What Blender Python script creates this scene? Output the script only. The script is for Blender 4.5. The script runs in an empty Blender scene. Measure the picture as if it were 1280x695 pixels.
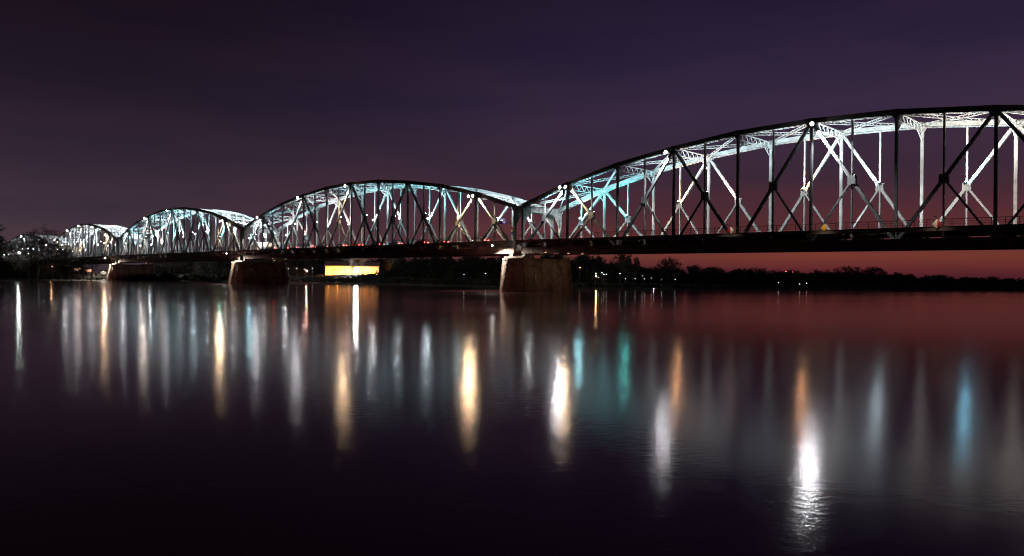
import bpy, math, random
from math import sin, cos, pi, radians, sqrt
from mathutils import Vector, Matrix

# ------------------------------------------------------------------ camera, world, sun, exposure
sc = bpy.context.scene
COL = sc.collection
CAM_H = 3.0
F_PX, ROLL = 939.12, 0.0096            # focal length in pixels of a 1280 px wide frame
cam_data = bpy.data.cameras.new('camera')
cam_data.sensor_width = 36.0
cam_data.lens = F_PX / 1280 * 36.0
cam_data.clip_start, cam_data.clip_end = 0.5, 20000
cam = bpy.data.objects.new('camera', cam_data)
COL.objects.link(cam)
cam.matrix_world = Matrix.Translation((0, 0, CAM_H)) @ Matrix.Rotation(pi/2, 4, 'X') @ Matrix.Rotation(ROLL, 4, 'Z')
sc.camera = cam

sc.view_settings.view_transform = 'Standard'
sc.view_settings.look = 'None'
sc.view_settings.exposure = 0.0
sc.view_settings.gamma = 1.0
sc.view_settings.use_curve_mapping = False
sc.cycles.use_denoising = True
sc.cycles.pixel_filter_type = 'BLACKMAN_HARRIS'
sc.cycles.filter_width = 1.15
sc.cycles.max_bounces = 6
sc.cycles.diffuse_bounces = 2
sc.cycles.glossy_bounces = 3
sc.cycles.transmission_bounces = 2
sc.cycles.sample_clamp_indirect = 6.0
sc.cycles.caustics_reflective = False
sc.cycles.blur_glossy = 0.0
sc.cycles.caustics_refractive = False

SUN_ELEV, SUN_ROT = radians(-4.0), radians(55)     # the sun has set, to the right of the frame
world = bpy.data.worlds.new('World')
sc.world = world
world.use_nodes = True
wn, wl = world.node_tree.nodes, world.node_tree.links
wn.clear()


def lin(r, g, b):
    f = lambda c: (c/255/12.92) if c/255 <= 0.04045 else ((c/255+0.055)/1.055)**2.4
    return (f(r), f(g), f(b), 1)


def ramp(nodes, stops):
    n = nodes.new('ShaderNodeValToRGB')
    cr = n.color_ramp
    cr.interpolation = 'EASE' if len(stops) == 2 else 'LINEAR'
    while len(cr.elements) < len(stops):
        cr.elements.new(0.5)
    for e, (p, c) in zip(cr.elements, stops):
        e.position, e.color = p, c
    return n


tc = wn.new('ShaderNodeTexCoord')
sep = wn.new('ShaderNodeSeparateXYZ')
wl.new(tc.outputs['Generated'], sep.inputs[0])
# dusk glow (right half of the view) and the bluer, greyer side (left half), both by elevation (sine of)
dusk = ramp(wn, [(0.0, lin(66, 29, 36)), (0.010, lin(84, 34, 42)), (0.030, lin(110, 54, 46)), (0.06, lin(91, 45, 46)),
                 (0.095, lin(73, 41, 51)), (0.14, lin(58, 41, 57)), (0.21, lin(54, 41, 64)), (0.29, lin(40, 31, 55)),
                 (0.37, lin(31, 23, 44)), (0.6, lin(17, 10, 21))])
cold = ramp(wn, [(0.0, lin(58, 48, 56)), (0.03, lin(72, 56, 64)), (0.08, lin(62, 48, 60)), (0.15, lin(48, 36, 50)),
                 (0.22, lin(34, 25, 38)), (0.30, lin(25, 17, 28)), (0.38, lin(19, 11, 21)), (0.6, lin(14, 7, 13))])
for r in (dusk, cold):
    wl.new(sep.outputs['Z'], r.inputs[0])
azim = wn.new('ShaderNodeMapRange')
azim.interpolation_type = 'SMOOTHSTEP'
azim.inputs['From Min'].default_value, azim.inputs['From Max'].default_value = -0.50, 0.30
wl.new(sep.outputs['X'], azim.inputs['Value'])
mix = wn.new('ShaderNodeMix'); mix.data_type = 'RGBA'
wl.new(azim.outputs[0], mix.inputs['Factor'])
wl.new(cold.outputs[0], mix.inputs['A']); wl.new(dusk.outputs[0], mix.inputs['B'])
# thin streaks of cloud that catch the last red light
mp = wn.new('ShaderNodeMapping'); mp.inputs['Scale'].default_value = (2.0, 2.0, 13.0); mp.inputs['Rotation'].default_value = (0, 0.06, 0)
wl.new(tc.outputs['Generated'], mp.inputs[0])
cn = wn.new('ShaderNodeTexNoise'); cn.inputs['Scale'].default_value = 1.6; cn.inputs['Detail'].default_value = 7; cn.inputs['Roughness'].default_value = 0.55
wl.new(mp.outputs[0], cn.inputs['Vector'])
cr_ = ramp(wn, [(0.30, (0.82, 0.86, 0.96, 1)), (0.50, (1, 1, 1, 1)), (0.74, (1.24, 1.08, 1.08, 1))])
wl.new(cn.outputs[0], cr_.inputs[0])
mul = wn.new('ShaderNodeMix'); mul.data_type = 'RGBA'; mul.blend_type = 'MULTIPLY'; mul.inputs['Factor'].default_value = 1
wl.new(mix.outputs['Result'], mul.inputs['A']); wl.new(cr_.outputs[0], mul.inputs['B'])
back = wn.new('ShaderNodeMapRange'); back.interpolation_type = 'SMOOTHSTEP'      # the sky away from the afterglow is much darker
back.inputs['From Min'].default_value, back.inputs['From Max'].default_value = -0.10, 0.72
back.inputs['To Min'].default_value, back.inputs['To Max'].default_value = 0.13, 1.0
wl.new(sep.outputs['Y'], back.inputs['Value'])
bg1 = wn.new('ShaderNodeBackground')
wl.new(back.outputs[0], bg1.inputs['Strength'])
wl.new(mul.outputs['Result'], bg1.inputs['Color'])
sky = wn.new('ShaderNodeTexSky'); sky.sky_type = 'NISHITA'; sky.sun_disc = False
sky.sun_elevation, sky.sun_rotation = SUN_ELEV, SUN_ROT
bg2 = wn.new('ShaderNodeBackground'); bg2.inputs['Strength'].default_value = 0.01
wl.new(sky.outputs[0], bg2.inputs['Color'])
addw = wn.new('ShaderNodeAddShader')
wl.new(bg1.outputs[0], addw.inputs[0]); wl.new(bg2.outputs[0], addw.inputs[1])
wo = wn.new('ShaderNodeOutputWorld')
wl.new(addw.outputs[0], wo.inputs['Surface'])

sun_d = bpy.data.lights.new('afterglow_sun', 'SUN')
sun_d.energy, sun_d.angle, sun_d.color = 0.02, radians(10), (1, 0.55, 0.45)
sun = bpy.data.objects.new('afterglow_sun', sun_d); COL.objects.link(sun)
sun.rotation_euler = (radians(86), 0, -SUN_ROT + pi)

rnd = random.Random(7)

# ------------------------------------------------------------------ pixel -> world


def derot(px, py):
    x, y = px - 640, py - 347.5
    return x*cos(ROLL) + y*sin(ROLL), -x*sin(ROLL) + y*cos(ROLL)


def at(px, py, Y):
    """point at depth Y seen at photograph pixel (px, py)"""
    x, y = derot(px, py)
    return Vector((x*Y/F_PX, Y, CAM_H - y*Y/F_PX))


# ------------------------------------------------------------------ materials
MATS = {}


def material(name, base, rough=0.55, metal=0.0, var=0.25, scale=1.5, bump=0.0, bscale=20.0, spec=0.4, second=None):
    m = bpy.data.materials.new(name); m.use_nodes = True
    N, L = m.node_tree.nodes, m.node_tree.links
    b = N['Principled BSDF']
    b.inputs['Roughness'].default_value = rough; b.inputs['Metallic'].default_value = metal
    b.inputs['Specular IOR Level'].default_value = spec
    t = N.new('ShaderNodeTexCoord')
    n = N.new('ShaderNodeTexNoise'); n.inputs['Scale'].default_value = scale; n.inputs['Detail'].default_value = 6
    n.inputs['Roughness'].default_value = 0.65
    L.new(t.outputs['Object'], n.inputs['Vector'])
    c2 = second or tuple(c*(1-var) for c in base)
    r = ramp(N, [(0.36, (*c2, 1)), (0.60, (*base, 1))])
    L.new(n.outputs[0], r.inputs[0]); L.new(r.outputs[0], b.inputs['Base Color'])
    if bump:
        n2 = N.new('ShaderNodeTexNoise'); n2.inputs['Scale'].default_value = bscale; n2.inputs['Detail'].default_value = 5
        L.new(t.outputs['Object'], n2.inputs['Vector'])
        bp = N.new('ShaderNodeBump'); bp.inputs['Strength'].default_value = bump; bp.inputs['Distance'].default_value = 0.1
        L.new(n2.outputs[0], bp.inputs['Height']); L.new(bp.outputs[0], b.inputs['Normal'])
    MATS[name] = m
    return m


def emitter(name, color, strength):
    m = bpy.data.materials.new(name); m.use_nodes = True
    b = m.node_tree.nodes['Principled BSDF']
    b.inputs['Base Color'].default_value = (0.8, 0.8, 0.8, 1)
    b.inputs['Emission Color'].default_value = (*color, 1)
    b.inputs['Emission Strength'].default_value = strength
    MATS[name] = m
    return m


STEEL = material('painted_steel', (0.27, 0.275, 0.275), 0.55, var=0.30, scale=0.9, spec=0.4)
DECK = material('deck_underside_steel', (0.30, 0.22, 0.18), 0.7, var=0.4, scale=0.6)
RAIL = material('railing_paint', (0.14, 0.15, 0.15), 0.5, var=0.3)
CONC = material('walkway_concrete', (0.24, 0.22, 0.21), 0.85, var=0.3, scale=0.8, bump=0.2)
ASPH = material('asphalt', (0.05, 0.05, 0.052), 0.85, var=0.3, bump=0.3, bscale=60)
DARK = material('lamp_housing', (0.05, 0.05, 0.055), 0.5)
BARK = material('bark', (0.055, 0.042, 0.035), 0.9, var=0.4, scale=3, bump=0.5)
TWIG = material('twigs', (0.05, 0.038, 0.033), 0.9, var=0.3, scale=2)
WOOD = material('winter_brush', (0.024, 0.020, 0.016), 0.95, var=0.5, scale=0.15)
EARTH = material('river_bank_earth', (0.035, 0.028, 0.022), 0.95, var=0.5, scale=0.05, bump=0.5, bscale=1.5)
PLASTER = material('ochre_plaster', (0.50, 0.33, 0.14), 0.85, var=0.35, scale=0.35, bump=0.2, bscale=4)
SALMON = material('salmon_plaster', (0.45, 0.26, 0.19), 0.85, var=0.3, scale=0.5)
WHITEW = material('white_plaster', (0.68, 0.66, 0.62), 0.85, var=0.2, scale=0.5)
ROOF = material('roof_tiles', (0.09, 0.045, 0.035), 0.8, var=0.4, scale=1.2)
GLASSD = material('dark_window_glass', (0.02, 0.022, 0.026), 0.1, spec=0.6)
TYRE = material('tyre_rubber', (0.02, 0.02, 0.02), 0.9)
RIM = material('wheel_rim', (0.4, 0.4, 0.42), 0.35, metal=0.8)
REDP = material('sign_red', (0.42, 0.012, 0.015), 0.5, var=0.25, scale=2)
WHITEP = material('sign_white', (0.74, 0.62, 0.50), 0.5, var=0.2, scale=2)
YELP = material('sign_yellow', (0.75, 0.36, 0.02), 0.5, var=0.2, scale=2)
BLUEP = material('sign_blue', (0.03, 0.04, 0.45), 0.5, var=0.2, scale=2)


def stone_material():
    m = bpy.data.materials.new('pier_stone'); m.use_nodes = True
    N, L = m.node_tree.nodes, m.node_tree.links
    b = N['Principled BSDF']; b.inputs['Roughness'].default_value = 0.9; b.inputs['Specular IOR Level'].default_value = 0.2
    t = N.new('ShaderNodeTexCoord')
    n = N.new('ShaderNodeTexNoise'); n.inputs['Scale'].default_value = 0.8; n.inputs['Detail'].default_value = 8; n.inputs['Roughness'].default_value = 0.7
    L.new(t.outputs['Object'], n.inputs['Vector'])
    r = ramp(N, [(0.30, (0.10, 0.076, 0.058, 1)), (0.50, (0.21, 0.165, 0.125, 1)), (0.72, (0.34, 0.28, 0.22, 1))])
    L.new(n.outputs[0], r.inputs[0])
    # vertical water stains running down the courses
    mp = N.new('ShaderNodeMapping'); mp.inputs['Scale'].default_value = (0.55, 0.55, 0.10)
    L.new(t.outputs['Object'], mp.inputs[0])
    n3 = N.new('ShaderNodeTexNoise'); n3.inputs['Scale'].default_value = 1.0; n3.inputs['Detail'].default_value = 4
    L.new(mp.outputs[0], n3.inputs['Vector'])
    r3 = ramp(N, [(0.34, (0.55, 0.53, 0.52, 1)), (0.6, (1, 1, 1, 1))])
    L.new(n3.outputs[0], r3.inputs[0])
    mx = N.new('ShaderNodeMix'); mx.data_type = 'RGBA'; mx.blend_type = 'MULTIPLY'; mx.inputs['Factor'].default_value = 1
    L.new(r.outputs[0], mx.inputs['A']); L.new(r3.outputs[0], mx.inputs['B'])
    L.new(mx.outputs['Result'], b.inputs['Base Color'])
    v = N.new('ShaderNodeTexVoronoi'); v.inputs['Scale'].default_value = 1.7
    L.new(t.outputs['Object'], v.inputs['Vector'])
    n2 = N.new('ShaderNodeTexNoise'); n2.inputs['Scale'].default_value = 5; n2.inputs['Detail'].default_value = 6
    L.new(t.outputs['Object'], n2.inputs['Vector'])
    ad = N.new('ShaderNodeMath'); ad.operation = 'ADD'
    L.new(v.outputs['Distance'], ad.inputs[0]); L.new(n2.outputs[0], ad.inputs[1])
    bp = N.new('ShaderNodeBump'); bp.inputs['Strength'].default_value = 0.55; bp.inputs['Distance'].default_value = 0.15
    L.new(ad.outputs[0], bp.inputs['Height']); L.new(bp.outputs[0], b.inputs['Normal'])
    return m


STONE = stone_material()


def water_material():
    m = bpy.data.materials.new('river_water'); m.use_nodes = True
    N, L = m.node_tree.nodes, m.node_tree.links
    N.clear()
    out = N.new('ShaderNodeOutputMaterial')
    body = N.new('ShaderNodeBsdfDiffuse'); body.inputs['Color'].default_value = (0.17, 0.050, 0.055, 1)   # silty red-brown river
    gl = N.new('ShaderNodeBsdfAnisotropic'); gl.distribution = 'BECKMANN'
    gl.inputs['Color'].default_value = (1.0, 0.93, 0.94, 1)
    gl.inputs['Anisotropy'].default_value = -0.28     # wavelets run across the wind: slopes are stronger sideways
    g2 = N.new('ShaderNodeBsdfAnisotropic'); g2.distribution = 'GGX'       # scattered steeper wavelets: long faint tails
    g2.inputs['Color'].default_value = (1.0, 0.93, 0.94, 1); g2.inputs['Anisotropy'].default_value = -0.28
    gm = N.new('ShaderNodeMixShader'); gm.inputs[0].default_value = 0.28
    L.new(gl.outputs[0], gm.inputs[1]); L.new(g2.outputs[0], gm.inputs[2])
    fr = N.new('ShaderNodeFresnel'); fr.inputs['IOR'].default_value = 1.33
    mx = N.new('ShaderNodeMixShader')
    L.new(fr.outputs[0], mx.inputs[0]); L.new(body.outputs[0], mx.inputs[1]); L.new(gm.outputs[0], mx.inputs[2])
    L.new(mx.outputs[0], out.inputs['Surface'])
    tv = N.new('ShaderNodeCombineXYZ'); tv.inputs[0].default_value = 1.0
    L.new(tv.outputs[0], gl.inputs['Tangent']); L.new(tv.outputs[0], g2.inputs['Tangent'])
    t = N.new('ShaderNodeTexCoord')
    # bands of calmer and more ruffled water across the stream
    mp = N.new('ShaderNodeMapping'); mp.inputs['Scale'].default_value = (0.006, 0.05, 1); mp.inputs['Rotation'].default_value = (0, 0, radians(4))
    L.new(t.outputs['Object'], mp.inputs[0])
    n = N.new('ShaderNodeTexNoise'); n.inputs['Scale'].default_value = 1.0; n.inputs['Detail'].default_value = 5; n.inputs['Roughness'].default_value = 0.6
    L.new(mp.outputs[0], n.inputs['Vector'])
    mr = N.new('ShaderNodeMapRange'); mr.inputs['From Min'].default_value = 0.35; mr.inputs['From Max'].default_value = 0.68
    mr.inputs['To Min'].default_value = -0.02; mr.inputs['To Max'].default_value = 0.022
    L.new(n.outputs[0], mr.inputs['Value'])
    sx = N.new('ShaderNodeSeparateXYZ'); L.new(t.outputs['Object'], sx.inputs[0])
    mf = N.new('ShaderNodeMapRange'); mf.interpolation_type = 'SMOOTHSTEP'       # sheltered, calmer water towards the far bank
    mf.inputs['From Min'].default_value = 12; mf.inputs['From Max'].default_value = 110
    mf.inputs['To Min'].default_value = 0.138; mf.inputs['To Max'].default_value = 0.108
    L.new(sx.outputs['Y'], mf.inputs['Value'])
    ar = N.new('ShaderNodeMath'); ar.operation = 'ADD'
    L.new(mr.outputs[0], ar.inputs[0]); L.new(mf.outputs[0], ar.inputs[1]); L.new(ar.outputs[0], gl.inputs['Roughness']); L.new(ar.outputs[0], g2.inputs['Roughness'])
    # small ripples, in patches
    mp2 = N.new('ShaderNodeMapping'); mp2.inputs['Scale'].default_value = (1.0, 1.9, 1)
    L.new(t.outputs['Object'], mp2.inputs[0])
    n2 = N.new('ShaderNodeTexNoise'); n2.inputs['Scale'].default_value = 3.4; n2.inputs['Detail'].default_value = 4; n2.inputs['Roughness'].default_value = 0.6
    L.new(mp2.outputs[0], n2.inputs['Vector'])
    bp = N.new('ShaderNodeBump'); bp.inputs['Strength'].default_value = 0.5; bp.inputs['Distance'].default_value = 0.0075
    L.new(n2.outputs[0], bp.inputs['Height']); L.new(bp.outputs[0], gl.inputs['Normal']); L.new(bp.outputs[0], g2.inputs['Normal'])
    return m


WATER = water_material()

# ------------------------------------------------------------------ mesh helpers


class MB:
    def __init__(self):
        self.v, self.f, self.mi = [], [], []

    def quad_box(self, c, m=0):
        """eight corners: bottom ring 0-3, top ring 4-7"""
        k = len(self.v); self.v += [tuple(p) for p in c]
        for q in ((0, 3, 2, 1), (4, 5, 6, 7), (0, 1, 5, 4), (1, 2, 6, 5), (2, 3, 7, 6), (3, 0, 4, 7)):
            self.f.append(tuple(k+i for i in q)); self.mi.append(m)

    def box(self, x0, x1, y0, y1, z0, z1, m=0):
        self.quad_box([(x0, y0, z0), (x1, y0, z0), (x1, y1, z0), (x0, y1, z0),
                       (x0, y0, z1), (x1, y0, z1), (x1, y1, z1), (x0, y1, z1)], m)

    def bar(self, p, q, a, b, side=Vector((0, 1, 0)), m=0):
        """bar from p to q; b wide along 'side', a deep across it"""
        p, q = Vector(p), Vector(q); d = (q-p)
        if d.length < 1e-6:
            return
        d.normalize(); s = Vector(side); s = s - d*s.dot(d)
        if s.length < 1e-4:
            s = d.orthogonal()
        s.normalize(); u = s.cross(d); s, u = s*(b/2), u*(a/2)
        self.quad_box([p-s-u, p+s-u, p+s+u, p-s+u, q-s-u, q+s-u, q+s+u, q-s+u], m)

    def tube(self, p, q, r0, r1, n=6, m=0):
        p, q = Vector(p), Vector(q); d = (q-p).normalized(); s = d.orthogonal().normalized(); u = d.cross(s)
        k = len(self.v)
        for c, r in ((p, r0), (q, r1)):
            for i in range(n):
                a = 2*pi*i/n; self.v.append(tuple(c + s*(cos(a)*r) + u*(sin(a)*r)))
        for i in range(n):
            j = (i+1) % n
            self.f.append((k+i, k+j, k+n+j, k+n+i)); self.mi.append(m)
        self.f.append(tuple(k+i for i in reversed(range(n)))); self.mi.append(m)
        self.f.append(tuple(k+n+i for i in range(n))); self.mi.append(m)

    def poly(self, pts, m=0):
        k = len(self.v); self.v += [tuple(p) for p in pts]
        self.f.append(tuple(range(k, k+len(pts)))); self.mi.append(m)

    def prism(self, pts, off, m=0):
        """closed outline extruded by the vector off"""
        k = len(self.v); n = len(pts); off = Vector(off)
        self.v += [tuple(Vector(p)) for p in pts] + [tuple(Vector(p)+off) for p in pts]
        self.f.append(tuple(reversed(range(k, k+n)))); self.f.append(tuple(range(k+n, k+2*n)))
        self.mi += [m, m]
        for i in range(n):
            j = (i+1) % n
            self.f.append((k+i, k+j, k+n+j, k+n+i)); self.mi.append(m)

    def rings(self, rings, m=0, cap=True):
        k = len(self.v); n = len(rings[0])
        for r in rings:
            self.v += [tuple(p) for p in r]
        for a in range(len(rings)-1):
            for i in range(n):
                j = (i+1) % n
                self.f.append((k+a*n+i, k+a*n+j, k+(a+1)*n+j, k+(a+1)*n+i)); self.mi.append(m)
        if cap:
            self.f.append(tuple(k+i for i in reversed(range(n)))); self.mi.append(m)
            e = k+(len(rings)-1)*n
            self.f.append(tuple(e+i for i in range(n))); self.mi.append(m)

    def ico(self, c, r, m=0, sq=1.0):
        t = (1+sqrt(5))/2; k = len(self.v); s = r/sqrt(1+t*t)
        for p in ((-1, t, 0), (1, t, 0), (-1, -t, 0), (1, -t, 0), (0, -1, t), (0, 1, t), (0, -1, -t), (0, 1, -t), (t, 0, -1), (t, 0, 1), (-t, 0, -1), (-t, 0, 1)):
            self.v.append((c[0]+p[0]*s, c[1]+p[1]*s, c[2]+p[2]*s*sq))
        for f in ((0, 11, 5), (0, 5, 1), (0, 1, 7), (0, 7, 10), (0, 10, 11), (1, 5, 9), (5, 11, 4), (11, 10, 2), (10, 7, 6), (7, 1, 8),
                  (3, 9, 4), (3, 4, 2), (3, 2, 6), (3, 6, 8), (3, 8, 9), (4, 9, 5), (2, 4, 11), (6, 2, 10), (8, 6, 7), (9, 8, 1)):
            self.f.append(tuple(k+i for i in f)); self.mi.append(m)

    def mesh(self, name, mats):
        me = bpy.data.meshes.new(name); me.from_pydata(self.v, [], self.f)
        for m in (mats if isinstance(mats, (list, tuple)) else [mats]):
            me.materials.append(m)
        if any(self.mi):
            me.polygons.foreach_set('material_index', self.mi)
        me.update()
        return me

    def build(self, name, mats, parent=None):
        o = bpy.data.objects.new(name, self.mesh(name, mats)); COL.objects.link(o)
        if parent:
            o.parent = parent
        return o


def tag(o, label, cat, group=None, kind=None):
    o['label'] = label; o['category'] = cat
    if group:
        o['group'] = group
    if kind:
        o['kind'] = kind
    return o


def empty(name, loc=(0, 0, 0), rz=0.0, parent=None):
    o = bpy.data.objects.new(name, None); COL.objects.link(o)
    o.location = loc; o.rotation_euler = (0, 0, rz); o.empty_display_size = 0.5
    if parent:
        o.parent = parent
    return o


def copy_tree(o, parent=None):
    c = o.copy(); COL.objects.link(c)
    if parent:
        c.parent = parent
    for ch in list(o.children):
        copy_tree(ch, c)
    return c


def structure(o):
    o['kind'] = 'structure'
    return o


def spot(parent, loc, aim, color, power, size=110, blend=0.8, radius=0.2):
    d = bpy.data.lights.new('flood_beam', 'SPOT'); d.energy = power; d.color = color
    d.spot_size = radians(size); d.spot_blend = blend; d.shadow_soft_size = radius
    o = bpy.data.objects.new('flood_beam', d); COL.objects.link(o); o.parent = parent
    o.location = loc
    o.rotation_euler = Vector(aim).to_track_quat('-Z', 'Y').to_euler()
    return o


def lampcol(c, s):
    key = 'lens_%s_%d' % ('_'.join('%d' % (x*100) for x in c), s)
    return MATS.get(key) or emitter(key, c, s)


WHITE = (0.93, 0.97, 1.0); WARM = (1.0, 0.72, 0.42); CREAM = (1.0, 0.93, 0.80); CYAN = (0.40, 0.90, 1.0); ICE = (0.70, 0.93, 1.0)
TEAL = (0.12, 0.85, 0.80); BLUE = (0.22, 0.72, 1.0); PINK = (1.0, 0.62, 0.55); ORANGE = (1.0, 0.50, 0.22); PALE = (0.80, 0.95, 1.0)

# ------------------------------------------------------------------ water and banks
m = MB()
m.poly([(-4000, -60, 0), (4000, -60, 0), (4000, 8000, 0), (-4000, 8000, 0)])
structure(m.build('river_water', WATER))

SHORE = [(-700, 300), (-100, 300), (0, 304), (60, 320), (105, 342), (215, 346), (300, 324), (440, 296), (560, 262), (640, 240), (720, 233), (800, 232),
         (900, 240), (1040, 254), (1160, 262), (1280, 270), (1500, 290), (2200, 330)]


def interp(x, tab):
    if x <= tab[0][0]:
        return tab[0][1]
    for (a, ya), (b, yb) in zip(tab, tab[1:]):
        if x <= b:
            return ya+(yb-ya)*(x-a)/(b-a)
    return tab[-1][1]


GH = [(-700, 4.2), (60, 4.0), (200, 3.4), (480, 3.2), (640, 2.0), (800, 1.4), (1280, 1.2), (2200, 1.2)]


def ground_z(px, Y):
    """height of the far bank at photo column px and depth Y"""
    d = Y - interp(px, SHORE); h = interp(px, GH)
    if d < 0:
        return -0.3
    return min(0.35, -0.15+d*0.12) if d < 6 else 0.35+(h-0.35)*min(1, (d-6)/26.0)


def on_bank(px, Y):
    x = derot(px, 350)[0]*Y/F_PX
    return Vector((x, Y, ground_z(px, Y)))


m = MB()
cols = list(range(-700, 2201, 20)); deps = [-1.5, 0, 1, 2.5, 4.5, 8, 14, 20, 27, 34, 60, 120, 300, 900, 2500, 7000]
for px in cols:
    for d in deps:
        Y = interp(px, SHORE)+d
        j = rnd.uniform(-1, 1)*min(1.2, 0.25+max(0, d)*0.05) if 0 <= d < 30 else 0
        p = on_bank(px, Y); m.v.append((p.x, Y+j*1.5, p.z+abs(j)*0.15 if d > 1 else p.z))
nd = len(deps)
for i in range(len(cols)-1):
    for j in range(nd-1):
        k = i*nd+j; m.f.append((k, k+nd, k+nd+1, k+1)); m.mi.append(0)
structure(m.build('river_bank', EARTH))

# ------------------------------------------------------------------ the bridge
TH = 0.79964
BX0, BY0, W = 2.343, 168.623, 12.805
DIR = Vector((sin(TH), -cos(TH), 0)); LAT = Vector((cos(TH), sin(TH), 0))
BRZ = math.atan2(DIR.y, DIR.x)
GAP = 2.489
HT = [8.2057, 12.096, 15.003, 16.874, 18.186, 18.5405]


def deck_z(s):
    return CAM_H + 8.4078 - 0.003571*s - 1.2089e-5*s*s


def bridge_pt(s, w, dz=0.0):
    p = Vector((BX0, BY0, 0)) + DIR*s + LAT*w
    p.z = deck_z(s)+dz
    return p


NP = 20
LEVEL_BOT = -2.15


def laced(mb, p, q, a, b, side, pitch=0.75, th=0.05, lace=0.07):
    """two plates joined by zigzag lacing on both open faces"""
    p, q = Vector(p), Vector(q); L = (q-p).length; d = (q-p)/L
    s = Vector(side); s = (s - d*s.dot(d)).normalized(); u = s.cross(d)
    for k in (-1, 1):
        mb.bar(p+s*(k*b/2), q+s*(k*b/2), a, th, side)
        for e in (-1, 1):
            mb.bar(p+s*(k*(b/2-0.055))+u*(e*(a/2-0.02)), q+s*(k*(b/2-0.055))+u*(e*(a/2-0.02)), 0.03, 0.10, side)
    n = max(2, int(L/pitch))
    for e in (-1, 1):
        off = u*(e*(a/2+0.012))
        for i in range(n):
            t0, t1 = L*i/n, L*(i+1)/n; k = 1 if i % 2 else -1
            mb.bar(p+d*t0+s*(k*b/2)+off, p+d*t1-s*(k*b/2)+off, 0.02, lace, s)


def lattice(mb, p, q, h, up, pitch=0.55, rail=0.10, web=0.055):
    """flat lattice strut: two rails h apart along 'up', zigzag web between"""
    p, q = Vector(p), Vector(q); L = (q-p).length; d = (q-p)/L
    u = Vector(up); u = (u - d*u.dot(d)).normalized(); s = u.cross(d)
    for k in (-1, 1):
        mb.bar(p+u*(k*h/2), q+u*(k*h/2), rail, rail*1.3, s)
    n = max(2, int(L/pitch)); n += n % 2
    for i in range(n):
        k = 1 if i % 2 else -1
        mb.bar(p+d*(L*i/n)+u*(k*h/2), p+d*(L*(i+1)/n)-u*(k*h/2), web, web, s)


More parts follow.
